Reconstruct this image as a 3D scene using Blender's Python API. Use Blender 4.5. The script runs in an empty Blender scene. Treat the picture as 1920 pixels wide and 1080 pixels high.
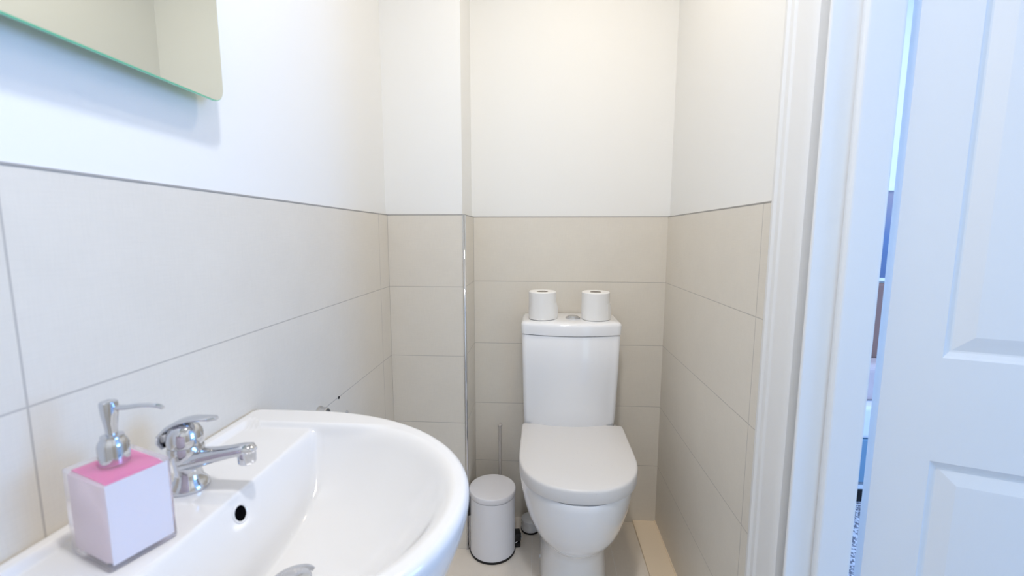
import bpy, bmesh, math
from mathutils import Vector, Matrix
PI = math.pi
C = bpy.context.scene.collection

# ------------------------------------------------------------------ camera
cam_d = bpy.data.cameras.new('camera')
cam = bpy.data.objects.new('camera', cam_d); C.objects.link(cam)
RT = Vector((0.9977288, 0.06734797, 0.00122265))
UP = Vector((-0.00932875, 0.12017919, 0.99270839))
FW = Vector((-0.06670996, 0.99046515, -0.12053451))
m = Matrix((RT, UP, -FW)).transposed().to_4x4()
m.translation = Vector((0, 0, 1.18))
cam.matrix_world = m
cam_d.sensor_width = 36.0
cam_d.lens = 811.2 / 1920 * 36.0
cam_d.clip_start = 0.01
cam_d.dof.use_dof = True
cam_d.dof.focus_distance = 1.30
cam_d.dof.aperture_fstop = 4.0
bpy.context.scene.camera = cam

# ------------------------------------------------------------------ world, exposure, lights
vs = bpy.context.scene.view_settings
vs.view_transform = 'Standard'; vs.look = 'None'; vs.gamma = 1.0
vs.exposure = 0.0
try: vs.use_curve_mapping = False
except Exception: pass
world = bpy.data.worlds.new('World'); bpy.context.scene.world = world
world.use_nodes = True
world.node_tree.nodes['Background'].inputs[0].default_value = (0.58, 0.80, 1.0, 1)
world.node_tree.nodes['Background'].inputs[1].default_value = 0.7

def area(name, loc, aim, sx, sy, power, color, shape='RECTANGLE'):
    l = bpy.data.lights.new(name, 'AREA'); l.shape = shape
    l.size = sx
    if shape == 'RECTANGLE': l.size_y = sy
    l.energy = power; l.color = color
    o = bpy.data.objects.new(name, l); C.objects.link(o)
    o.location = loc
    o.rotation_euler = (Vector(aim) - Vector(loc)).to_track_quat('-Z', 'Y').to_euler()
    return o
DAY_E = (0.20, 0.45, 0.98)      # open blue sky
DAY_S = (0.68, 0.88, 1.0)
WARM = (1.0, 0.85, 0.64)
COOL_WHITE = (0.95, 0.96, 1.0)
# daylight coming through the two windows of the room outside the door
area('daylight_east_window', (3.30, 0.10, 1.45), (0, 0.3, 1.2), 1.5, 1.4, 66, DAY_E)
area('daylight_south_window', (1.75, -1.95, 1.12), (1.0, 1.0, .6), 1.3, 1.9, 9, DAY_S)

# ------------------------------------------------------------------ materials
def lin(c):
    return tuple(((v / 255) / 12.92 if v / 255 <= 0.04045 else ((v / 255 + 0.055) / 1.055) ** 2.4) for v in c)
def new_mat(name):
    mt = bpy.data.materials.new(name); mt.use_nodes = True
    return mt, mt.node_tree, mt.node_tree.nodes['Principled BSDF']
def simple(name, rgb, rough=0.5, metal=0.0, coat=0.0, spec=0.5, noise=0.0, nscale=200, trans=0.0, ior=1.45):
    mt, nt, p = new_mat(name)
    c = lin(rgb)
    p.inputs['Base Color'].default_value = (*c, 1)
    p.inputs['Roughness'].default_value = rough
    p.inputs['Metallic'].default_value = metal
    p.inputs['Coat Weight'].default_value = coat
    p.inputs['Coat Roughness'].default_value = 0.05
    p.inputs['Specular IOR Level'].default_value = spec
    p.inputs['Transmission Weight'].default_value = trans
    p.inputs['IOR'].default_value = ior
    tc = nt.nodes.new('ShaderNodeTexCoord')
    nz = nt.nodes.new('ShaderNodeTexNoise'); nz.inputs['Scale'].default_value = nscale; nz.inputs['Detail'].default_value = 3
    nt.links.new(tc.outputs['Object'], nz.inputs['Vector'])
    if noise > 0:
        b = nt.nodes.new('ShaderNodeBump'); b.inputs['Strength'].default_value = noise; b.inputs['Distance'].default_value = 0.001
        nt.links.new(nz.outputs['Fac'], b.inputs['Height']); nt.links.new(b.outputs['Normal'], p.inputs['Normal'])
    else:
        mr = nt.nodes.new('ShaderNodeMapRange')
        mr.inputs['To Min'].default_value = max(0.0, rough - 0.015); mr.inputs['To Max'].default_value = rough + 0.015
        nt.links.new(nz.outputs['Fac'], mr.inputs['Value']); nt.links.new(mr.outputs[0], p.inputs['Roughness'])
    return mt

def tile_mat(name, axis, offset, width, height, rgb, grout, zoff=0.0, rough=0.42, mortar=0.0013):
    """tiles laid in world coordinates; axis 0: wall along X, 1: wall along Y, 2: floor"""
    mt, nt, p = new_mat(name); N = nt.nodes; L = nt.links
    g = N.new('ShaderNodeNewGeometry'); s = N.new('ShaderNodeSeparateXYZ'); L.new(g.outputs['Position'], s.inputs[0])
    cb = N.new('ShaderNodeCombineXYZ')
    def sh(out, val):
        a = N.new('ShaderNodeMath'); a.operation = 'ADD'; a.inputs[1].default_value = val; L.new(out, a.inputs[0]); return a.outputs[0]
    if axis == 2:
        L.new(sh(s.outputs[1], offset), cb.inputs[0]); L.new(sh(s.outputs[0], zoff), cb.inputs[1])
    else:
        L.new(sh(s.outputs[axis], offset), cb.inputs[0]); L.new(sh(s.outputs[2], zoff), cb.inputs[1])
    br = N.new('ShaderNodeTexBrick'); br.offset = 0.0; br.squash = 1.0
    br.inputs['Scale'].default_value = 1.0
    br.inputs['Brick Width'].default_value = width; br.inputs['Row Height'].default_value = height
    br.inputs['Mortar Size'].default_value = mortar; br.inputs['Mortar Smooth'].default_value = 0.2
    br.inputs['Bias'].default_value = 0
    c = lin(rgb)
    br.inputs['Color1'].default_value = (*c, 1); br.inputs['Color2'].default_value = (*[v * 0.985 for v in c], 1)
    br.inputs['Mortar'].default_value = (*lin(grout), 1)
    L.new(cb.outputs[0], br.inputs['Vector'])
    # linen-like weave: fine crossed streaks
    n1 = N.new('ShaderNodeTexNoise'); n1.inputs['Scale'].default_value = 1; n1.inputs['Detail'].default_value = 2
    n2 = N.new('ShaderNodeTexNoise'); n2.inputs['Scale'].default_value = 1; n2.inputs['Detail'].default_value = 2
    v1 = N.new('ShaderNodeVectorMath'); v1.operation = 'MULTIPLY'; v1.inputs[1].default_value = (30, 420, 1); L.new(cb.outputs[0], v1.inputs[0]); L.new(v1.outputs[0], n1.inputs['Vector'])
    v2 = N.new('ShaderNodeVectorMath'); v2.operation = 'MULTIPLY'; v2.inputs[1].default_value = (420, 30, 1); L.new(cb.outputs[0], v2.inputs[0]); L.new(v2.outputs[0], n2.inputs['Vector'])
    ad = N.new('ShaderNodeMath'); ad.operation = 'ADD'; L.new(n1.outputs['Fac'], ad.inputs[0]); L.new(n2.outputs['Fac'], ad.inputs[1])
    mr = N.new('ShaderNodeMapRange'); mr.inputs['From Min'].default_value = 0.5; mr.inputs['From Max'].default_value = 1.5
    mr.inputs['To Min'].default_value = 0.97; mr.inputs['To Max'].default_value = 1.03; L.new(ad.outputs[0], mr.inputs['Value'])
    # soft cloudy tone of the stone print
    n3 = N.new('ShaderNodeTexNoise'); n3.inputs['Scale'].default_value = 9; n3.inputs['Detail'].default_value = 4; L.new(cb.outputs[0], n3.inputs['Vector'])
    mr3 = N.new('ShaderNodeMapRange'); mr3.inputs['To Min'].default_value = 0.96; mr3.inputs['To Max'].default_value = 1.04; L.new(n3.outputs['Fac'], mr3.inputs['Value'])
    mm = N.new('ShaderNodeMath'); mm.operation = 'MULTIPLY'; L.new(mr.outputs[0], mm.inputs[0]); L.new(mr3.outputs[0], mm.inputs[1])
    vm = N.new('ShaderNodeVectorMath'); vm.operation = 'SCALE'; L.new(br.outputs['Color'], vm.inputs[0]); L.new(mm.outputs[0], vm.inputs['Scale'])
    L.new(vm.outputs[0], p.inputs['Base Color'])
    p.inputs['Roughness'].default_value = rough
    inv = N.new('ShaderNodeMath'); inv.operation = 'SUBTRACT'; inv.inputs[0].default_value = 1; L.new(br.outputs['Fac'], inv.inputs[1])
    b = N.new('ShaderNodeBump'); b.inputs['Strength'].default_value = 0.5; b.inputs['Distance'].default_value = 0.001
    L.new(inv.outputs[0], b.inputs['Height']); L.new(b.outputs['Normal'], p.inputs['Normal'])
    return mt

TILE = (228, 222, 211); GROUT = (196, 191, 183)
M = {}
M['paint'] = simple('white_wall_paint', (243, 243, 241), 0.6, noise=0.05, nscale=500)
M['ceil'] = simple('ceiling_paint', (240, 239, 236), 0.8, noise=0.05, nscale=400)
M['wood_paint'] = simple('white_satin_woodwork', (236, 237, 238), 0.35, noise=0.02, nscale=150)
M['tile_l'] = tile_mat('tile_left', 1, -0.401 + 1.01, 1.01, 0.25, TILE, GROUT)
M['tile_b'] = tile_mat('tile_back', 0, 0.2655 + 1.01, 1.01, 0.25, TILE, GROUT)
M['tile_x'] = tile_mat('tile_boxing', 0, 0.537 + 1.01, 1.01, 0.25, TILE, GROUT)
M['tile_r'] = tile_mat('tile_right', 1, -0.985 + 1.01, 1.01, 0.25, TILE, GROUT)
M['floor'] = tile_mat('floor_tile', 2, -0.12, 0.6, 0.3, (241, 232, 220), (248, 242, 234), zoff=0.025, rough=0.38, mortar=0.0015)
M['ledge'] = simple('beige_floor_strip', (248, 230, 204), 0.45, noise=0.04, nscale=200)
M['ceramic'] = simple('white_glazed_ceramic', (247, 248, 251), 0.12, coat=0.6)
M['basin'] = simple('white_basin_glaze', (231, 229, 227), 0.10, coat=0.6)
M['seat'] = simple('white_seat_plastic', (232, 230, 229), 0.28)
M['chrome'] = simple('chrome', (208, 210, 215), 0.05, metal=1.0)
M['chrome_b'] = simple('brushed_chrome', (205, 206, 208), 0.28, metal=1.0)
M['mirror'] = simple('mirror_silver', (218, 224, 221), 0.015, metal=1.0)
M['glass_edge'] = simple('green_glass_edge', (130, 238, 182), 0.12, trans=0.0, coat=0.8)
M['black'] = simple('black_plastic', (14, 14, 17), 0.4)
M['white_enamel'] = simple('white_enamel_metal', (242, 242, 247), 0.35)
M['grey_plastic'] = simple('grey_brush_plastic', (196, 190, 184), 0.4)
M['paper'] = simple('white_tissue_paper', (244, 243, 241), 0.9, noise=0.25, nscale=260)
M['card'] = simple('grey_cardboard_core', (176, 168, 158), 0.9)
M['carpet'] = simple('grey_carpet', (150, 150, 158), 0.95, noise=1.0, nscale=300)
M['acrylic'] = simple('clear_acrylic', (255, 252, 255), 0.22, trans=0.86, ior=1.12)
M['pink'] = simple('pink_liquid_soap', (255, 118, 188), 0.2)
M['milky'] = simple('milky_pink_inner_wall', (252, 238, 247), 0.35)
M['white_panel'] = simple('white_plastic_panel', (250, 246, 248), 0.4)
M['hollow'] = simple('hollow_shade', (4, 4, 6), 0.9, spec=0.05)

_nt = M['carpet'].node_tree; _n = _nt.nodes.new('ShaderNodeTexNoise'); _n.inputs['Scale'].default_value = 110; _n.inputs['Detail'].default_value = 1
_g = _nt.nodes.new('ShaderNodeNewGeometry'); _nt.links.new(_g.outputs['Position'], _n.inputs['Vector'])
_r = _nt.nodes.new('ShaderNodeValToRGB'); _r.color_ramp.elements[0].position = .42; _r.color_ramp.elements[1].position = .58
_r.color_ramp.elements[0].color = (*lin((120, 120, 130)), 1); _r.color_ramp.elements[1].color = (*lin((222, 222, 228)), 1)
_nt.links.new(_n.outputs['Fac'], _r.inputs[0]); _nt.links.new(_r.outputs[0], _nt.nodes['Principled BSDF'].inputs['Base Color'])

# ------------------------------------------------------------------ mesh helpers
class MB:
    def __init__(s): s.bm = bmesh.new(); s.mi = 0
    def box(s, x0, x1, y0, y1, z0, z1, mi=0, bevel=0.0, seg=2):
        vs_ = [s.bm.verts.new(v) for v in ((x0,y0,z0),(x1,y0,z0),(x1,y1,z0),(x0,y1,z0),(x0,y0,z1),(x1,y0,z1),(x1,y1,z1),(x0,y1,z1))]
        fs = [s.bm.faces.new([vs_[i] for i in q]) for q in ((3,2,1,0),(4,5,6,7),(0,1,5,4),(1,2,6,5),(2,3,7,6),(3,0,4,7))]
        for f in fs: f.material_index = mi
        if bevel:
            es = list({e for f in fs for e in f.edges})
            r = bmesh.ops.bevel(s.bm, geom=es, offset=bevel, segments=seg, profile=0.5, affect='EDGES')
            for f in r['faces']: f.material_index = mi
        return s
    def loft(s, rings, mi=0, cap0=True, cap1=True, close=True):
        rv = [[s.bm.verts.new(p) for p in r] for r in rings]
        n = len(rv[0])
        for a, b in zip(rv[:-1], rv[1:]):
            for i in range(n if close else n - 1):
                j = (i + 1) % n
                try: f = s.bm.faces.new((a[i], a[j], b[j], b[i])); f.material_index = mi; f.smooth = True
                except ValueError: pass
        for c, ring, rev in ((cap0, rv[0], True), (cap1, rv[-1], False)):
            if c:
                f = s.bm.faces.new(list(reversed(ring)) if rev else ring); f.material_index = mi
        return s
    def lathe(s, prof, c=(0,0,0), seg=48, axis='z', mi=0, cap=True):
        rings = []
        for r, h in prof:
            ring = []
            for k in range(seg):
                a = 2*PI*k/seg
                if axis == 'z': p = (c[0]+r*math.cos(a), c[1]+r*math.sin(a), c[2]+h)
                elif axis == 'x': p = (c[0]+h, c[1]+r*math.cos(a), c[2]+r*math.sin(a))
                else: p = (c[0]+r*math.sin(a), c[1]+h, c[2]+r*math.cos(a))
                ring.append(p)
            rings.append(ring)
        return s.loft(rings, mi, cap, cap)
    def tube(s, pts, rad, seg=16, mi=0, flat=1.0):
        """sweep along pts; rad one value or list; flat squeezes the local vertical axis"""
        pts = [Vector(p) for p in pts]
        if not isinstance(rad, (list, tuple)): rad = [rad]*len(pts)
        rings = []; up0 = None
        for i, p in enumerate(pts):
            t = (pts[min(i+1, len(pts)-1)] - pts[max(i-1, 0)]).normalized()
            if up0 is None: up0 = Vector((0,1,0)) if abs(t.y) < .9 else Vector((1,0,0))
            sd = (up0 - t*up0.dot(t)).normalized(); nn = t.cross(sd); up0 = sd
            r = rad[i]; rx, rz = (r if isinstance(r, tuple) else (r, r*flat))
            rings.append([p + sd*rx*math.cos(2*PI*k/seg) + nn*rz*math.sin(2*PI*k/seg) for k in range(seg)])
        return s.loft(rings, mi)
    def build(s, name, mats, parent=None, smooth=None, kind=None):
        me = bpy.data.meshes.new(name)
        bmesh.ops.recalc_face_normals(s.bm, faces=s.bm.faces[:])
        s.bm.to_mesh(me); s.bm.free()
        for mt in (mats if isinstance(mats, (list, tuple)) else [mats]): me.materials.append(mt)
        o = bpy.data.objects.new(name, me); C.objects.link(o)
        if parent: o.parent = parent
        if smooth is not None:
            for p in me.polygons: p.use_smooth = True
            me.set_sharp_from_angle(angle=math.radians(smooth))
        if kind: o['kind'] = kind
        return o
def at(o, origin):
    """move the mesh origin without moving the mesh"""
    o.data.transform(Matrix.Translation(-Vector(origin))); o.location = origin; return o
def thing(name, label, cat, loc, group=None):
    o = bpy.data.objects.new(name, None); C.objects.link(o); o.location = loc
    o['label'] = label; o['category'] = cat
    if group: o['group'] = group
    return o
def tag(o, label, cat, group=None):
    o['label'] = label; o['category'] = cat
    if group: o['group'] = group
    return o
def smoothstep(a, b, x):
    t = max(0.0, min(1.0, (x-a)/(b-a))); return t*t*(3-2*t)

# ------------------------------------------------------------------ room shell
A, B, D = 0.537, 0.479, 1.695          # left wall, right wall, back wall (tile faces)
BX, BE = 0.2655, 0.2013                # boxing: right edge, depth
TT = 0.008                             # tile thickness
RB = -0.62                             # wall behind the viewer
CH = 2.38
S = 'structure'
b = MB(); b.box(-A-.10, -A-TT, RB, D+.1, 0, CH, 0); b.box(-A-TT, -A, RB, D-BE, 0, 1.25, 1); b.build('wall_left', [M['paint'], M['tile_l']], kind=S)
b = MB(); b.box(-A-TT, B+TT, D+TT, D+.1, 0, CH, 0); b.box(-BX, B, D, D+TT, 0, 1.25, 1); b.build('wall_back', [M['paint'], M['tile_b']], kind=S)
b = MB(); b.box(-A-TT, -BX-TT, D-BE+TT, D+TT, 0, CH, 0); b.box(-A, -BX, D-BE, D-BE+TT, 0, 1.25, 1); b.box(-BX-TT, -BX, D-BE+TT, D, 0, 1.25, 1)
b.build('wall_boxing', [M['paint'], M['tile_x']], kind=S)
DY0, DY1 = 0.03, 0.79                  # door opening in the right wall
XO = 0.573                             # outer face of the right wall
b = MB(); b.box(B+TT, XO, DY1, D+TT, 0, CH, 0); b.box(B+TT, XO, RB, DY0, 0, CH, 0); b.box(B+TT, XO, DY0, DY1, 2.03, CH, 0)
b.box(B, B+TT, .930, D, 0, 1.25, 1); b.box(B, B+TT, RB, DY0-.14, 0, 1.25, 1)
b.build('wall_right', [M['paint'], M['tile_r']], kind=S)
b = MB(); b.box(-A-.1, XO, RB-.1, RB, 0, CH); b.build('wall_rear', M['paint'], kind=S)
b = MB(); b.box(-A-.1, XO, RB-.1, D+.1, -.05, 0); b.build('floor', M['floor'], kind=S)
b = MB(); b.box(-A-.1, XO, RB-.1, D+.1, CH, CH+.05); b.build('ceiling', M['ceil'], kind=S)
# chrome trim on the boxing corner, thin trims on top of the tiles
b = MB()
prof = [(-.006,-.0035),(-.001,-.0035),(.0022,-.002),(.0035,.001),(.0035,.006),(-.006,.006)]
b.loft([[(-BX+px, D-BE+py, z) for px, py in prof] for z in (0.0, 1.25)]); b.build('trim_1', M['chrome'], kind=S)
M['edge'] = simple('grey_tile_edge', (168, 165, 162), 0.5)
b = MB(); b.box(-A-TT, -A+.0008, RB, D-BE, 1.25, 1.2525)
b.box(-A, -BX, D-BE-.0008, D-BE+TT, 1.25, 1.2525); b.box(-BX-TT, -BX+.0008, D-BE, D, 1.25, 1.2525)
b.box(-BX, B, D-.0008, D+TT, 1.25, 1.2525); b.box(B-.0008, B+TT, .930, D, 1.25, 1.2525)
b.build('trim_2', M['edge'], kind=S)
# low beige strip along the foot of the right wall
b = MB(); b.box(.387, B-.002, .930, D, 0, .010, bevel=.0015); b.box(B-.004, B, .930, D, .0, .013); b.build('trim_3', M['ledge'], kind=S)

# door surround: moulded architrave (trim_4) and lining with stop (trim_5)
def architrave(y0, w, sgn):
    # profile in (across, proud) : across runs from the outer edge to the opening
    pr = [(0,0),(0,.012),(.006,.016),(.012,.0165),(.016,.0125),(.020,.0125),(.024,.0165),(.030,.0165),(.034,.013),(.038,.013),(.044,.018),(.075,.019),(.085,.0185),(.089,.016),(.089,0)]
    k = w/.089
    return [(B+TT-.0165/2-p*1.0, y0+sgn*a*k) for a, p in pr]
def arch_ring(pr, z): return [(x, y, z) for x, y in pr]
b = MB()
b.loft([arch_ring(architrave(.929, .121, -1), z) for z in (0, 2.09)])
b.loft([arch_ring(architrave(DY0-.135, .137, 1), z) for z in (0, 2.09)])
b.box(B-.016, B+TT, DY0-.10, .90, 2.03, 2.11, bevel=.004)
b.build('trim_4', M['wood_paint'], kind=S, smooth=25)
b = MB()
JT = .022
b.box(B-.012, XO+.006, DY1-JT+.018, DY1+.002, 0, 2.03, bevel=.003)
b.box(B-.012, XO+.006, DY0, DY0+.012, 0, 2.03, bevel=.003)
b.box(B-.012, XO+.006, DY0, DY1, 2.01, 2.03, bevel=.003)
b.box(.514, XO+.005, DY1-.017, DY1-.001, 0, 2.02, bevel=.007, seg=4)
b.box(.514, XO+.005, DY0+.010, DY0+.024, 0, 2.02, bevel=.006, seg=4)
b.build('trim_5', M['wood_paint'], kind=S)

# ------------------------------------------------------------------ the door leaf, swung outwards
TH = math.radians(69)
U = Vector((math.sin(TH), -math.cos(TH), 0)); NV = Vector((-math.cos(TH), -math.sin(TH), 0))   # along the leaf, towards the viewer
DW, DTK, DHT = .74, .036, 1.98
def leaf_mesh():
    bm = bmesh.new()
    st, mid = .079, .10
    pw = (DW - 2*st - mid)/2
    xs = [0, st, st+pw, st+pw+mid, DW-st, DW]
    zs = [0.01, .20, .785, .972, 1.86, DHT]
    pan = {(1,1),(3,1),(1,3),(3,3)}
    def P(x, y, z): return bm.verts.new((x, y, z))
    def quad(x0, x1, z0, z1, y, f):
        c = [P(x0,y,z0), P(x1,y,z0), P(x1,y,z1), P(x0,y,z1)]
        bm.faces.new(c if f else c[::-1])
    for face in (0, 1):
        y0 = 0 if face == 0 else DTK
        s_ = 1 if face == 0 else -1
        for i in range(5):
            for k in range(5):
                x0, x1, z0, z1 = xs[i], xs[i+1], zs[k], zs[k+1]
                if (i, k) not in pan:
                    quad(x0, x1, z0, z1, y0, face == 0); continue
                steps = [(0, 0), (.003, .0035), (.010, .0080), (.013, .0085), (.036, .0020), (.039, .0012)]
                prev = None
                for ins, dep in steps:
                    c = [P(x0+ins, y0+s_*dep, z0+ins), P(x1-ins, y0+s_*dep, z0+ins), P(x1-ins, y0+s_*dep, z1-ins), P(x0+ins, y0+s_*dep, z1-ins)]
                    if prev:
                        for q in range(4):
                            w = (q+1) % 4
                            bm.faces.new((prev[q], prev[w], c[w], c[q]) if face == 0 else (prev[w], prev[q], c[q], c[w]))
                    prev = c
                bm.faces.new(prev if face == 0 else prev[::-1])
    for (a, c) in (((0,0),(DW,0)),):
        pass
    bmesh.ops.remove_doubles(bm, verts=bm.verts[:], dist=1e-5)
    # close the four edges
    bd = [e for e in bm.edges if len(e.link_faces) == 1]
    for (xa, xb, za, zb) in ((0,0,zs[0],DHT),(DW,DW,zs[0],DHT)):
        bm.faces.new([P(xa,0,za),P(xa,0,zb),P(xa,DTK,zb),P(xa,DTK,za)])
    for z in (zs[0], DHT): bm.faces.new([P(0,0,z),P(DW,0,z),P(DW,DTK,z),P(0,DTK,z)])
    bmesh.ops.remove_doubles(bm, verts=bm.verts[:], dist=1e-5)
    bmesh.ops.recalc_face_normals(bm, faces=bm.faces[:])
    me = bpy.data.meshes.new('door_1'); bm.to_mesh(me); bm.free(); me.materials.append(M['wood_paint'])
    return me
door = bpy.data.objects.new('door_1', leaf_mesh()); C.objects.link(door); door['kind'] = S
rot = Matrix((U, -NV, Vector((0,0,1)))).transposed().to_4x4(); rot.translation = Vector((.616, .80, 0)); door.matrix_world = rot
for hz in (.22, 1.78):
    h = MB(); h.lathe([(.005,0),(.005,.09)], c=(-.006,.028,hz), seg=16); h.box(-.0012,.0,.004,.030,hz,hz+.09)
    h.build('hinge', M['chrome_b'], door, smooth=40)
# lever handles
h = MB(); h.lathe([(.024,0),(.024,.006),(.010,.009),(.010,.042)], c=(DW-.06,0,1.02), axis='y', seg=24)
hm = h.build('handle', M['chrome_b'], door, smooth=40); hm.data.transform(Matrix.Scale(-1, 4, (0,1,0)))
h = MB(); h.tube([(DW-.06,-.042,1.02),(DW-.12,-.046,1.02),(DW-.17,-.044,1.018)], .008); h.build('lever', M['chrome_b'], hm, smooth=40)

# ------------------------------------------------------------------ the room outside the door
XE, YS, YN = 3.4, -2.05, 2.15
b = MB(); b.box(XO, XE, YS, YN, -.05, -.004); b.build('floor_outer_room', M['carpet'], kind=S)
b = MB(); b.box(XO, XE, YS, YN, CH, CH+.05); b.build('ceiling_outer_room', M['ceil'], kind=S)
b = MB(); b.box(XO, XE+.1, YN, YN+.1, 0, CH); b.build('wall_outer_north', M['paint'], kind=S)
b = MB(); b.box(XO-.1, XO, D+.1, YN+.1, 0, CH); b.box(XO-.1, XO, YS-.1, RB-.1, 0, CH); b.build('wall_outer_west', M['paint'], kind=S)
def wall_with_window(name, wn, axis, pos, t, a0, a1, w0, w1, z0, z1):
    b = MB()
    def bx(p0, p1, q0, q1, r0, r1):
        if axis == 0: b.box(p0, p1, q0, q1, r0, r1)
        else: b.box(q0, q1, p0, p1, r0, r1)
    p0, p1 = sorted((pos, pos+t))
    bx(p0, p1, a0, w0, 0, CH); bx(p0, p1, w1, a1, 0, CH); bx(p0, p1, w0, w1, 0, z0); bx(p0, p1, w0, w1, z1, CH)
    b.build(name, M['paint'], kind=S)
    b = MB(); mid = (w0+w1)/2; c0, c1 = sorted((pos+t*.5, pos+t*.9))
    for (q0, q1, r0, r1) in ((w0,w0+.05,z0,z1),(w1-.05,w1,z0,z1),(w0,w1,z0,z0+.05),(w0,w1,z1-.05,z1),(mid-.03,mid+.03,z0,z1)):
        bx(c0, c1, q0, q1, r0, r1)
    b.build(wn, M['wood_paint'], kind=S)
wall_with_window('wall_outer_east', 'window_1', 0, XE, .12, YS, YN, -.70, .90, .72, 2.18)
wall_with_window('wall_outer_south', 'window_2', 1, YS, -.12, XO, XE, 1.05, 2.45, .12, 2.12)
b = MB(); b.box(XO+.001, XE, YN-.014, YN, 0, .10, bevel=.003); b.build('baseboard_outer', M['wood_paint'], kind=S)

# ------------------------------------------------------------------ ceiling lamp of the toilet, plus two added fill lamps
M['diffuser'] = simple('lamp_diffuser', (250, 246, 238), 0.5)
p = M['diffuser'].node_tree.nodes['Principled BSDF']; p.inputs['Emission Color'].default_value = (*WARM, 1); p.inputs['Emission Strength'].default_value = 6
def ceiling_lamp(lx, ly, power, color, label):
    lamp = thing('ceiling_lamp', label, 'lamp', (lx, ly, CH), 'round ceiling lamps')
    b = MB(); b.lathe([(.075,0),(.075,-.012),(.068,-.018),(.060,-.018)], c=(0,0,0)); b.build('rim', M['wood_paint'], lamp, smooth=40)
    b = MB(); b.lathe([(.060,-.0185),(.055,-.022),(.0,-.024)], c=(0,0,0), cap=False); b.build('diffuser', M['diffuser'], lamp, smooth=40)
    area('ceiling_lamp_light', (lx, ly, CH-.03), (lx, ly, 0), 0.11, .11, power, color, 'DISK')
ceiling_lamp(-.03, .25, 10.2, COOL_WHITE, 'small round flush lamp on the ceiling beside the doorway')
ceiling_lamp(.12, 1.08, 3.7, WARM, 'added round fill lamp on the ceiling in front of the toilet')  # added lamp, put in to brighten the toilet niche
ceiling_lamp(1.9, 1.25, 9.0, COOL_WHITE, 'added round fill lamp on the ceiling of the outer room')  # added unseen lamp, brightens the outer room behind the door gap

# ------------------------------------------------------------------ wall mirror
mir = thing('wall_mirror', 'frameless mirror with green glass edge and rounded corners on the left wall', 'mirror', (-A, .39, 1.75))
def rr(y0, y1, z0, z1, r, x, n=8):
    pts = []
    for cy, cz, a0 in ((y1-r,z0+r,-PI/2),(y1-r,z1-r,0),(y0+r,z1-r,PI/2),(y0+r,z0+r,PI)):
        for k in range(n+1):
            a = a0+PI/2*k/n; pts.append((x, cy+r*math.cos(a), cz+r*math.sin(a)))
    return pts
MY0, MY1, MZ0, MZ1 = .10-.39, .6955-.39, 1.389-1.75, 2.05-1.75
b = MB(); r0 = rr(MY0, MY1, MZ0, MZ1, .022, .0202); r1 = rr(MY0, MY1, MZ0, MZ1, .022, .0242); r2 = rr(MY0+.0008, MY1-.0008, MZ0+.0008, MZ1-.0008, .0215, .025)
b.loft([r0, r1, r2]); b.build('glass_edge', M['glass_edge'], mir, smooth=40)
b = MB(); b.loft([rr(MY0+.0012, MY1-.0012, MZ0+.0012, MZ1-.0012, .021, .0251), rr(MY0+.0012, MY1-.0012, MZ0+.0012, MZ1-.0012, .021, .0253)]); b.build('mirror_face', M['mirror'], mir)
b = MB(); b.box(.001, .0200, MY0+.06, MY1-.06, MZ0+.06, MZ1-.06); b.build('back_box', M['white_enamel'], mir)

# ------------------------------------------------------------------ wash basin
YC, HW, UD = .490, .262, .449
RZ = .857
def outline_pt(s):
    """s in 0..1 around the basin, starting at the back wall; returns (u, w)"""
    pass
def d_outline(hw, ud, u0, n_side=14, n_front=90, r=.012, n_back=50, ub=0.0, expo=2.0):
    pts = []
    for k in range(n_back): pts.append((ub, hw-r - (2*(hw-r))*(k/n_back)))          # along the wall, from +w to -w
    for k in range(6): a = PI/2*k/6; pts.append((ub+r-r*math.cos(a), -hw+r-r*math.sin(a)))
    for k in range(n_side): pts.append((ub+r+(u0-ub-r)*k/n_side, -hw))
    for k in range(n_front+1):
        a = -PI/2+PI*k/n_front
        ca, sa = math.cos(a), math.sin(a)
        pts.append((u0+(ud-u0)*abs(ca)**(2/expo), hw*math.copysign(abs(sa)**(2/expo), sa)))
    for k in range(1, n_side+1): pts.append((u0-(u0-ub-r)*k/n_side, hw))
    for k in range(1, 7): a = PI/2*(1-k/6); pts.append((ub+r-r*math.cos(a), hw-r+r*math.sin(a)))
    return pts
OUT = d_outline(HW, UD, .115)
BU, BW, BUD, BU0 = .148, .197, .420, .20    # bowl: back edge, half width, front edge
def smin(a, b, k):
    h = max(k-abs(a-b), 0)/k; return min(a, b)-h*h*k*.25
DV = -.012
DU = .229                                  # drain, measured from the wall
def ramp(x, a, b):
    """0 below -a/2, slope one, levels off at 1 (softly over b) when b > 0"""
    x = 0.0 if x < -a/2 else ((x+a/2)**2/(2*a) if x < a/2 else x)
    if b > 0: x = smin(x, 1.0, b)
    return x
def basin_z(u, w):
    # rim and recessed tap ledge
    ins = min(u-.020, HW-.058-abs(w))
    led = .0085*smoothstep(0, .010, ins)*(1-smoothstep(BU+.03, BU+.16, u))
    z = RZ-led
    # bowl
    db = (u-BU)/.034
    ds = (BW-abs(w))/.032
    if u > BU0: q = math.hypot((u-BU0)/(BUD-BU0), w/BW)
    else: q = abs(w)/BW
    g = smin(db, ds, .16)
    df = (1-q)*1.9
    dep = min(ramp(g, .16, .14), 3)
    dpf = 1-math.exp(-1.9*ramp(df, .22, 0)) if df > -.22 else 0.0
    dd = max(0.0, smin(dep, dpf*1.12, .12))
    r = math.hypot(u-DU, w-DV)
    z -= .092*dd + .020*max(0, 1-r/.20)*smoothstep(.75, 1.0, dep)*smoothstep(.3, .8, dpf)
    return z
cu, cw = .245, 0.0
b = MB(); rings = []
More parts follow.
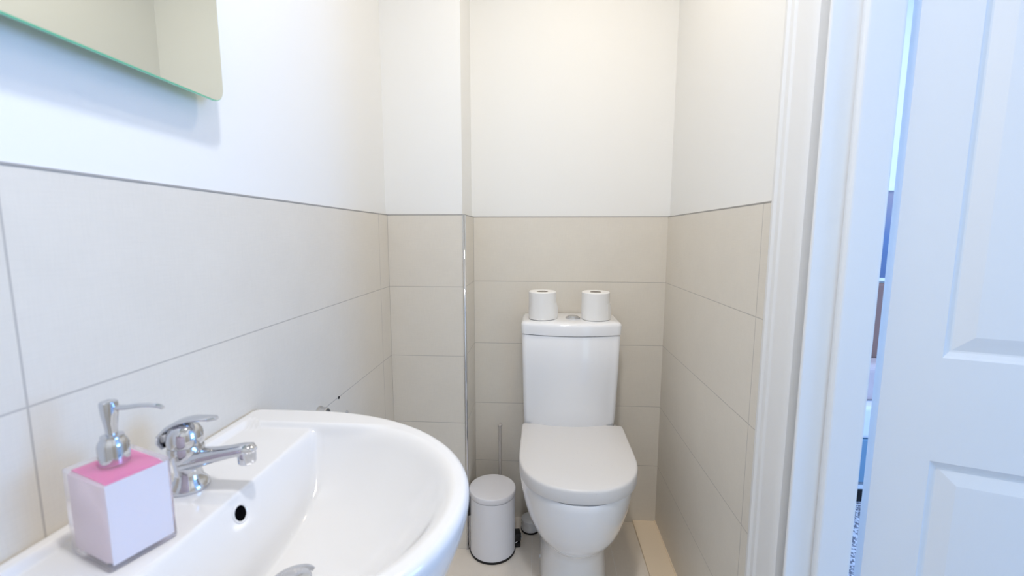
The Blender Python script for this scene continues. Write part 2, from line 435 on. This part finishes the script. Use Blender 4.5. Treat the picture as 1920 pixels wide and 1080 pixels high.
# underside to rim
def ring_at(scale, z, du=0.0): return [(-A+max(.0005, (cu+(u-cu)*scale if u > cu else u)), YC+w*scale, z) for u, w in OUT]
rings.append(ring_at(.42, .660)); rings.append(ring_at(.62, .690)); rings.append(ring_at(.80, .735)); rings.append(ring_at(.91, .780)); rings.append(ring_at(.968, .812)); rings.append(ring_at(.990, .828)); rings.append(ring_at(.998, .838))
def top_ring(t, rim=0):
    rg = []
    for u, w in OUT:
        uu, ww = cu+(u-cu)*t, cw+(w-cw)*t
        rg.append((-A+max(.0005, uu), YC+ww, basin_z(uu, ww)-rim))
    return rg
R_ = .011
for k in range(7):
    a = PI/2*k/6
    d_ = R_*(1-math.sin(a))  # drop
    ins = R_*(1-math.cos(a))
    rings.append(top_ring(1-ins/.24, d_))
NT = 120
t0 = 1-R_/.24
for k in range(1, NT): rings.append(top_ring(t0*(1-k/NT)+.06*k/NT))
b.loft(rings, cap0=True, cap1=True)
basin = thing('wash_basin', 'white ceramic D-shaped wash basin mounted on the left wall', 'basin', (-A, YC, .66))
o = b.build('bowl', M['basin'], basin, smooth=60); o.data.transform(Matrix.Translation(-Vector((-A, YC, .66))))
# drain and overflow
dz = basin_z(DU, DV)
b = MB(); b.lathe([(.033,0),(.033,.0025),(.029,.004),(.024,.0035),(.023,.001)], c=(DU,DV,dz-.66+.001)); dr = b.build('drain', M['chrome'], basin, smooth=40)
b = MB(); b.lathe([(.021,0),(.021,.006),(.018,.0085),(.0,.0095)], c=(DU,DV,dz-.66+.002), cap=False); b.build('plug', M['chrome'], dr, smooth=40)
uo = BU+.008
def nrm(u, w):
    e = .002; return Vector((-(basin_z(u+e,w)-basin_z(u-e,w))/(2*e), -(basin_z(u,w+e)-basin_z(u,w-e))/(2*e), 1)).normalized()
n_ = nrm(uo, 0); po = Vector((uo, 0, basin_z(uo, 0)-.66))
q = n_.to_track_quat('Z', 'Y').to_matrix().to_4x4(); q.translation = po
b = MB(); b.lathe([(.0125,-.004),(.0125,.0008),(.0112,.0016),(.0095,.0008),(.0095,-.004)], seg=32, cap=False); ov = b.build('overflow_ring', M['basin'], basin, smooth=40); ov.data.transform(q)
b = MB(); b.lathe([(.0098,-.002),(.0098,.0003)], seg=32); oh = b.build('overflow_hole', M['hollow'], ov); oh.data.transform(q)  # black disc: shade inside the overflow put into the colour

# ------------------------------------------------------------------ tap
TX, TY, TZ = -.4615, .507, RZ-.0085
tap = thing('mixer_tap', 'chrome single lever mixer tap on the ledge of the wash basin', 'tap', (TX, TY, TZ))
b = MB(); b.lathe([(.0265,0),(.0275,.002),(.0275,.007),(.0235,.012),(.0195,.018),(.0175,.028),(.0185,.038),(.0215,.048),(.0235,.055),(.0240,.062),(.0225,.066)]); b.build('body', M['chrome'], tap, smooth=50)
b = MB()
b.tube([(.002,0,.044),(.022,0,.0475),(.045,0,.052),(.070,0,.0575),(.088,0,.0615),(.100,0,.0625),(.106,0,.061)], [(.021,.017),(.0175,.0135),(.0145,.0105),(.0130,.0088),(.0130,.0088),(.0125,.0082),(.007,.0045)], seg=24)
sp = b.build('spout', M['chrome'], tap, smooth=50)
b = MB(); b.lathe([(.0118,.018),(.0125,.014),(.0125,.002),(.0115,0),(.009,0),(.009,.003)], c=(.094,0,.0425), seg=32); b.build('aerator', M['chrome'], sp, smooth=40)
b = MB(); b.lathe([(.0225,.0665),(.0238,.069),(.0240,.076),(.0225,.086),(.018,.094),(.010,.098),(.0,.099)], cap=False)
cp = b.build('cap', M['chrome'], tap, smooth=50)
b = MB()
b.tube([(-.029,0,.062),(-.031,0,.072),(-.027,0,.084),(-.016,0,.094),(-.002,0,.101),(.014,0,.105),(.032,0,.1065),(.046,0,.1065),(.052,0,.106)],
       [(.012,.0020),(.018,.0030),(.0210,.0035),(.0200,.004),(.0170,.004),(.0130,.0036),(.0100,.0032),(.0095,.0032),(.005,.002)], seg=24)
b.build('lever', M['chrome'], tap, smooth=50)

RM = Matrix.Diagonal((.88, .84, .91, 1))
for o in (tap.children_recursive if hasattr(tap, 'children_recursive') else []):
    o.data.transform(RM)

# ------------------------------------------------------------------ soap dispenser
SX, SY, SZ = -.4445, .402, RZ-.0085+.0005
soap = thing('soap_dispenser', 'square clear acrylic soap dispenser with pink soap and chrome pump', 'soap dispenser', (SX, SY, SZ))
ang = math.atan2(.019, .053)            # long side direction off +Y
soap.rotation_euler = (0, 0, -ang)
hx, hy, hh = .0375, .0305, .0935
b = MB(); b.box(-hx, hx, -hy, hy, 0, hh, bevel=.0035, seg=3); b.build('bottle', M['acrylic'], soap, smooth=40)
b = MB(); b.box(-hx+.006, hx-.0015, -hy+.004, hy-.004, .006, hh-.006, bevel=.002); b.build('inner_wall', M['milky'], soap, smooth=40)
b = MB(); b.box(-hx+.008, hx-.004, -hy+.006, hy-.006, hh-.0058, hh-.0050); b.build('liquid_soap', M['pink'], soap)
b = MB(); b.box(hx-.0014, hx-.0006, -hy+.0035, hy-.0035, .006, hh-.004); b.build('front_panel', M['white_panel'], soap)
b = MB(); b.lathe([(.0132,hh-.001),(.0132,hh+.019),(.0126,hh+.0215),(.0105,hh+.0255),(.0098,hh+.0265),(.0098,hh+.029),(.005,hh+.030)], c=(-.004,.0,0)); pc = b.build('collar', M['chrome'], soap, smooth=40)
b = MB(); b.lathe([(.0048,hh+.029),(.0052,hh+.036),(.0060,hh+.043),(.0072,hh+.052),(.0079,hh+.0625),(.0076,hh+.065),(.0065,hh+.066),(0,hh+.0665)], c=(-.004,0,0), cap=False); ph = b.build('pump_head', M['chrome'], soap, smooth=40)
na = ang+math.radians(5)
b = MB(); b.tube([(-.004+r_*math.cos(na), r_*math.sin(na), hh+z_) for r_, z_ in ((0,.0590),(.018,.0592),(.030,.0610),(.042,.0615),(.051,.0605),(.056,.0585))], [.0030,.0026,.0023,.0022,.0022,.0022], seg=12)
nz = b.build('nozzle', M['chrome'], ph, smooth=40)

# ------------------------------------------------------------------ fittings on the left wall behind the basin
hd = thing('wall_bracket', 'round chrome bracket on the left wall, half hidden behind the basin rim', 'bracket', (-A, .975, .746))
b = MB(); b.lathe([(.0215,0),(.0215,.003),(.0185,.005),(.0180,.020),(.0165,.0215),(.0140,.0215),(.0135,.010),(.0,.010)], axis='x', seg=40, cap=False); b.build('post', M['chrome_b'], hd, smooth=40)
b = MB(); b.lathe([(.0048,.010),(.0048,.0135),(.0,.0138)], axis='x', seg=20, cap=False); b.build('screw', M['black'], hd, smooth=40)
b = MB(); b.lathe([(.004,0),(.004,.0012),(.003,.0015)], c=(0,0,0), axis='x', seg=16); o = b.build('screw_hole', M['black']); o.location = (-A, 1.080, .749); tag(o, 'small black drilled hole in the left wall tiles', 'hole')
b = MB(); b.lathe([(.0055,0),(.005,.003),(.002,.004)], c=(0,0,0), axis='x', seg=20); o = b.build('wall_screw', M['chrome_b']); o.location = (-A, 1.122, .690); tag(o, 'small grey screw head on the left wall just above the basin rim', 'screw')

# ------------------------------------------------------------------ toilet
TCX = .119
def dshape(hw, yb, yf, z, n=28, cx=TCX, frac=.46, r=.012, expo=2.2, rb=8):
    """D outline in plan, flat at the back (large y), rounded at the front (small y)"""
    pts = []
    ys = yb-(yb-yf)*frac                # where the front curve starts
    for k in range(rb+1): a = PI/2*k/rb; pts.append((cx-hw+r-r*math.sin(a), yb-r+r*math.cos(a), z))
    for k in range(1, 8): pts.append((cx-hw, yb-r-(yb-r-ys)*k/8, z))
    for k in range(n+1):
        a = PI*k/n; ca, sa = math.cos(a), math.sin(a)
        pts.append((cx-hw*math.copysign(abs(ca)**(2/expo), ca), ys-(ys-yf)*abs(sa)**(2/expo), z))
    for k in range(1, 8): pts.append((cx+hw, ys+(yb-r-ys)*k/8, z))
    for k in range(rb+1): a = PI/2*(1-k/rb); pts.append((cx+hw-r+r*math.sin(a), yb-r+r*math.cos(a), z))
    return pts
toilet = thing('toilet', 'white close coupled toilet with closed lid against the back wall', 'toilet', (TCX, 1.45, 0))
def tb(b, name, mt, parent=toilet, sm=50, base=(TCX, 1.45, 0)):
    o = b.build(name, mt, parent, smooth=sm); o.data.transform(Matrix.Translation(-Vector(base))); return o
b = MB()
prof = [  # z, half width, back, front, frac, expo
 (.000,.114,1.66,1.235,.50,2.6),(.006,.115,1.66,1.232,.50,2.6),(.050,.112,1.66,1.238,.50,2.6),(.110,.110,1.66,1.245,.50,2.5),(.155,.108,1.66,1.250,.50,2.4),
 (.178,.109,1.66,1.247,.50,2.35),(.192,.114,1.66,1.236,.50,2.3),(.205,.121,1.66,1.220,.50,2.25),(.222,.133,1.66,1.201,.50,2.2),(.245,.147,1.66,1.179,.50,2.2),(.275,.160,1.66,1.158,.5,2.15),(.310,.1695,1.66,1.141,.5,2.1),
 (.350,.1775,1.66,1.127,.5,2.1),(.390,.183,1.66,1.117,.5,2.1),(.420,.186,1.66,1.113,.5,2.1),(.435,.1865,1.66,1.112,.5,2.1),(.442,.1835,1.658,1.115,.5,2.1)]
b.loft([dshape(w, yb, yf, z, frac=fr, expo=ex, r=.03) for z, w, yb, yf, fr, ex in prof])
pan = tb(b, 'pan', M['ceramic'])
b = MB(); b.loft([dshape(.172,1.525,1.128,.4425,frac=.5,expo=2.1), dshape(.174,1.525,1.125,.444,frac=.5,expo=2.1), dshape(.174,1.525,1.125,.4575,frac=.5,expo=2.1), dshape(.172,1.525,1.128,.459,frac=.5,expo=2.1)])
tb(b, 'seat', M['seat'])
def lid_ring(hw, yf, z): return dshape(hw, 1.532, yf, z, frac=.52, expo=2.25, r=.006)
b = MB(); b.loft([lid_ring(.1735,1.1255,.4595), lid_ring(.1745,1.1245,.4470), lid_ring(.1825,1.1155,.4470), lid_ring(.1835,1.1145,.4485), lid_ring(.1840,1.1140,.480), lid_ring(.1833,1.1150,.4845), lid_ring(.1812,1.1172,.4875), lid_ring(.177,1.122,.4892), lid_ring(.12,1.18,.4902), lid_ring(.05,1.28,.4906)], cap0=True)
tb(b, 'lid', M['seat'])
for sx in (-.078, .078):
    b = MB(); b.lathe([(.011,0),(.011,.05)], c=(TCX+sx-.025,1.538,.462), axis='x', seg=20); tb(b, 'hinge', M['chrome_b'])
# cistern: bowed front
CCX = .1085
def cis(hw, yf, z, yb=1.688, bow=.028, r=.022, cx=CCX):
    pts = []
    n = 24
    yside = yf+bow
    for k in range(7): a = PI/2*k/6; pts.append((cx-hw+.006-.006*math.sin(a), yb-.006+.006*math.cos(a), z))
    for k in range(1, 6): pts.append((cx-hw, yb-.006-(yb-.006-yside-r)*k/6, z))
    for k in range(7):
        a = PI/2*k/6; pts.append((cx-hw+r-r*math.cos(a), yside+r-r*math.sin(a), z))
    for k in range(1, n):
        t = -1+2*k/n; pts.append((cx+t*(hw-r), yside-bow*(1-t*t), z))
    for k in range(7):
        a = PI/2*k/6; pts.append((cx+hw-r+r*math.sin(a), yside+r-r*math.cos(a), z))
    for k in range(1, 6): pts.append((cx+hw, yside+r+(yb-.006-yside-r)*k/6, z))
    for k in range(7): a = PI/2*k/6; pts.append((cx+hw-.006+.006*math.cos(a), yb-.006+.006*math.sin(a), z))
    return pts
b = MB(); b.loft([cis(.164,1.52,.4425), cis(.167,1.512,.46), cis(.170,1.500,.56), cis(.1735,1.490,.70), cis(.1755,1.486,.826), cis(.174,1.4875,.8285)])
tb(b, 'cistern', M['ceramic'])
b = MB(); b.loft([cis(.175,1.4865,.8300), cis(.1775,1.483,.8315), cis(.1785,1.481,.862), cis(.1775,1.4825,.868), cis(.174,1.486,.8725), cis(.167,1.493,.8752), cis(.10,1.53,.877)])
cl = tb(b, 'cistern_lid', M['ceramic'])
b = MB(); b.lathe([(.027,.0),(.027,.0035),(.024,.006),(.021,.0065)], c=(.010+CCX,1.585,.8765), seg=36); fb = tb(b, 'button_ring', M['chrome'], cl, 40)
b = MB(); b.lathe([(.0195,.004),(.0195,.009),(.016,.011),(.0,.0115)], c=(.010+CCX,1.585,.8765), seg=36, cap=False); tb(b, 'flush_button', M['chrome'], cl, 40)
b = MB(); b.lathe([(.006,0),(.006,.004),(.003,.006)], c=(TCX-.1155,1.44,.030), axis='x', seg=16); o = tb(b, 'fixing_cap', M['ceramic'])

# toilet rolls on the cistern
def roll(name, x, y, tail, lab):
    o = thing(name, lab, 'toilet roll', (x, y, .8772), 'toilet rolls on the cistern lid')
    h = .101; R = .0505; r = .0205
    b = MB(); n = 64
    pr = [(r,.0015),(R-.003,0),(R,.0025),(R+.0003,.03),(R-.0004,.06),(R,h-.003),(R-.003,h),(R-.012,h+.0004),(r+.008,h-.0002),(r,h-.0015),(r,.0015)]
    rings = []
    for q, (rad, z) in enumerate(pr):
        ring = []
        for k in range(n):
            a = 2*PI*k/n
            rr_ = rad
            if rad > .04: rr_ += .0007*math.sin(3*a+1)+.0004*math.sin(7*a)
            ring.append((rr_*math.cos(a), rr_*math.sin(a), z))
        rings.append(ring)
    b.loft(rings, cap0=False, cap1=False); b.build('paper', M['paper'], o, smooth=40)
    # loose end of the sheet
    b = MB(); rows = []
    for z, lift in ((.001, .004), (.018, .0062), (.035, .0065), (.048, .004), (.060, .0012)):
        row = []
        for k in range(10):
            a = tail - .55 + .6*k/9
            rad = R+.0008+lift*(k/9)**1.5
            row.append((rad*math.cos(a), rad*math.sin(a), z))
        for k in range(9, -1, -1):
            a = tail - .55 + .6*k/9
            rad = R+.0001+lift*(k/9)**1.5-.0003
            row.append((rad*math.cos(a), rad*math.sin(a), z))
        rows.append(row)
    b.loft(rows); b.build('loose_sheet', M['paper'], o, smooth=60)
    b = MB(); b.lathe([(r,.001),(r,h-.001),(r-.0012,h-.001),(r-.0012,.001),(r,.001)], seg=40, cap=False); b.build('core', M['card'], o, smooth=40)
roll('toilet_roll', .0055, 1.575, -.05, 'left one of two white toilet rolls standing on the cistern lid')
roll('toilet_roll', .1985, 1.575, -.12, 'right one of two white toilet rolls standing on the cistern lid')

# ------------------------------------------------------------------ pedal bin
bx_, by_ = -.1735, 1.506
BR = .0845
bin_ = thing('pedal_bin', 'small white cylindrical pedal bin with black base ring left of the toilet', 'bin', (bx_, by_, 0))
b = MB(); b.lathe([(BR-.001,.007),(BR,.008),(BR,.226),(BR-.002,.228)], seg=72); b.build('body', M['white_enamel'], bin_, smooth=40)
b = MB(); b.lathe([(BR+.001,0),(BR+.002,.001),(BR+.002,.008),(BR,.0085)], seg=72); b.build('base_ring', M['black'], bin_, smooth=40)
b = MB(); b.lathe([(BR+.0012,.2295),(BR+.0018,.2305),(BR+.0018,.2465),(BR+.0010,.2487),(BR-.0008,.2498),(BR-.003,.2502),(BR-.03,.2506),(.0,.2510)], seg=72, cap=False); lidb = b.build('lid', M['white_enamel'], bin_, smooth=40)
ha = math.radians(192)      # direction of the hinge
def radial_box(b, a, r0, r1, w, z0, z1, bev=.002):
    n0 = len(b.bm.verts); old = set(b.bm.verts)
    b.box(r0, r1, -w/2, w/2, z0, z1, bevel=bev)
    bmesh.ops.rotate(b.bm, verts=[v for v in b.bm.verts if v not in old], cent=(0,0,0), matrix=Matrix.Rotation(a, 3, 'Z'))
b = MB(); radial_box(b, ha, BR-.001, BR+.011, .030, .150, .222); radial_box(b, ha, BR-.001, BR+.008, .026, .226, .247)
b.build('hinge_block', M['black'], bin_, smooth=40)
b = MB(); b.tube([(math.cos(ha)*(BR+.004), math.sin(ha)*(BR+.004), z) for z in (.012,.08,.150)], .0016, seg=8); b.build('lift_rod', M['chrome_b'], bin_, smooth=40)
pa = math.radians(12)
b = MB(); radial_box(b, pa, BR-.006, BR+.022, .034, .028, .060, .004); radial_box(b, pa, BR-.004, BR+.020, .030, .004, .022, .003); pd = b.build('pedal', M['black'], bin_, smooth=40)
b = MB(); ca, sa = math.cos(pa), math.sin(pa)
b.tube([(ca*(BR+.000)+.016*sa, sa*(BR)-.016*ca, .024), (ca*(BR+.024)+.012*sa, sa*(BR+.024)-.012*ca, .040), (ca*(BR+.026)-.010*sa, sa*(BR+.026)+.010*ca, .044)], .0018, seg=8); b.build('pedal_wire', M['chrome'], pd, smooth=40)

# ------------------------------------------------------------------ toilet brush and holder behind the bin
br_ = thing('toilet_brush', 'grey toilet brush with thin handle standing behind the white pedal bin', 'toilet brush', (-.158, 1.641, 0))
b = MB(); b.lathe([(.036,0),(.042,.004),(.040,.06),(.038,.105),(.034,.107),(.034,.01)], seg=40, cap=True); b.build('holder', M['grey_plastic'], br_, smooth=40)
b = MB(); b.tube([(0,0,.04),(0,0,.25),(0,0,.420),(0,0,.424)], [.0062,.0062,.0062,.0062], seg=20); b.lathe([(.0062,.420),(.0085,.424),(.0085,.431),(.006,.4335)], seg=20); b.build('handle', M['grey_plastic'], br_, smooth=40)
b = MB(); b.lathe([(.010,.02),(.027,.03),(.029,.075),(.012,.088)], seg=30); b.build('brush_head', M['white_panel'], br_, smooth=40)

# waste connector beside the pan
po_ = thing('waste_connector', 'short white pipe connector with dark seal on the floor between bin and toilet', 'pipe connector', (-.034, 1.625, 0))
b = MB(); b.lathe([(.035,.004),(.037,.008),(.037,.022),(.034,.026),(.034,.036),(.0365,.038),(.0365,.048),(.030,.053),(.020,.055)], seg=40); b.build('collar', M['ceramic'], po_, smooth=40)
b = MB(); b.lathe([(.0375,0),(.038,.001),(.038,.005),(.036,.0065)], seg=40); b.build('seal', M['black'], po_, smooth=40)

# ------------------------------------------------------------------ things seen through the gap behind the door
bench = thing('storage_bench', 'blue grey storage bench on black feet seen through the gap beside the door', 'bench', (1.45, 2.0, 0))
b = MB(); b.box(-.28,.30,-.10,.12,.095,.295, bevel=.004)
b.build('body', simple('blue_grey_lacquer', (122, 158, 184), 0.45), bench)
b = MB()
for sx in (-.25, -.05, .22):
    f = MB(); f.box(sx, sx+.06, -.09, -.04, 0, .055, bevel=.002); f.build('foot', M['black'], bench)
b.bm.free()
b = MB(); b.box(-.26,.28,-.085,.115,.055,.075); b.box(-.26,.28,-.06,.115,.075,.0955); b.build('rail', M['white_enamel'], bench)
b = MB(); b.box(-.28,.28,-.10,.12,0,.148, bevel=.02, seg=4); o = b.build('folded_blanket', simple('white_blanket', (244,244,248), .9, noise=.3, nscale=80)); o.location = (1.45, 2.0, .2955); tag(o, 'folded white blanket lying on the blue grey bench', 'blanket')
b = MB(); b.box(-.22,.24,-.06,.09,0,.17, bevel=.035, seg=5); o = b.build('cushion', simple('pale_pink_cushion', (214,196,196), .9, noise=.3, nscale=120)); o.location = (1.46, 2.02, .444); tag(o, 'pale pink cushion standing on the folded white blanket', 'cushion')
b = MB(); b.box(-.30,.30,-.018,.018,-.18,.18, bevel=.01); o = b.build('wall_panel', simple('brown_padded_fabric', (150,118,108), .8, noise=.2, nscale=90)); o.location = (1.52, 2.13, .78); tag(o, 'brown padded panel on the far wall above the cushion', 'wall panel')
pic = thing('framed_picture', 'dark blue and brown picture in white frame on far wall through the gap', 'picture', (1.58, 2.148, 1.185))
b = MB()
for q in ((-.215,-.20,-.215,.215),(.20,.215,-.215,.215)): b.box(q[0],q[1],-.022,0,q[2],q[3])
for q in ((-.20,.20,-.215,-.20),(-.20,.20,.20,.215)): b.box(q[0],q[1],-.022,0,q[2],q[3])
b.build('frame', M['white_enamel'], pic)
mt, nt, p = new_mat('picture_print')
tc = nt.nodes.new('ShaderNodeTexCoord'); sx_ = nt.nodes.new('ShaderNodeSeparateXYZ'); nt.links.new(tc.outputs['Object'], sx_.inputs[0])
mr = nt.nodes.new('ShaderNodeMapRange'); mr.inputs['From Min'].default_value = -.2; mr.inputs['From Max'].default_value = .2; nt.links.new(sx_.outputs[2], mr.inputs['Value'])
cr = nt.nodes.new('ShaderNodeValToRGB'); cr.color_ramp.elements[0].color = (*lin((84,100,138)),1); cr.color_ramp.elements[1].color = (*lin((158,140,146)),1)
e = cr.color_ramp.elements.new(.45); e.color = (*lin((86,108,150)),1)
nt.links.new(mr.outputs[0], cr.inputs[0]); nt.links.new(cr.outputs[0], p.inputs['Base Color']); p.inputs['Roughness'].default_value = .4
b = MB(); b.box(-.20,.20,-.012,-.004,-.20,.20); b.build('print', mt, pic)
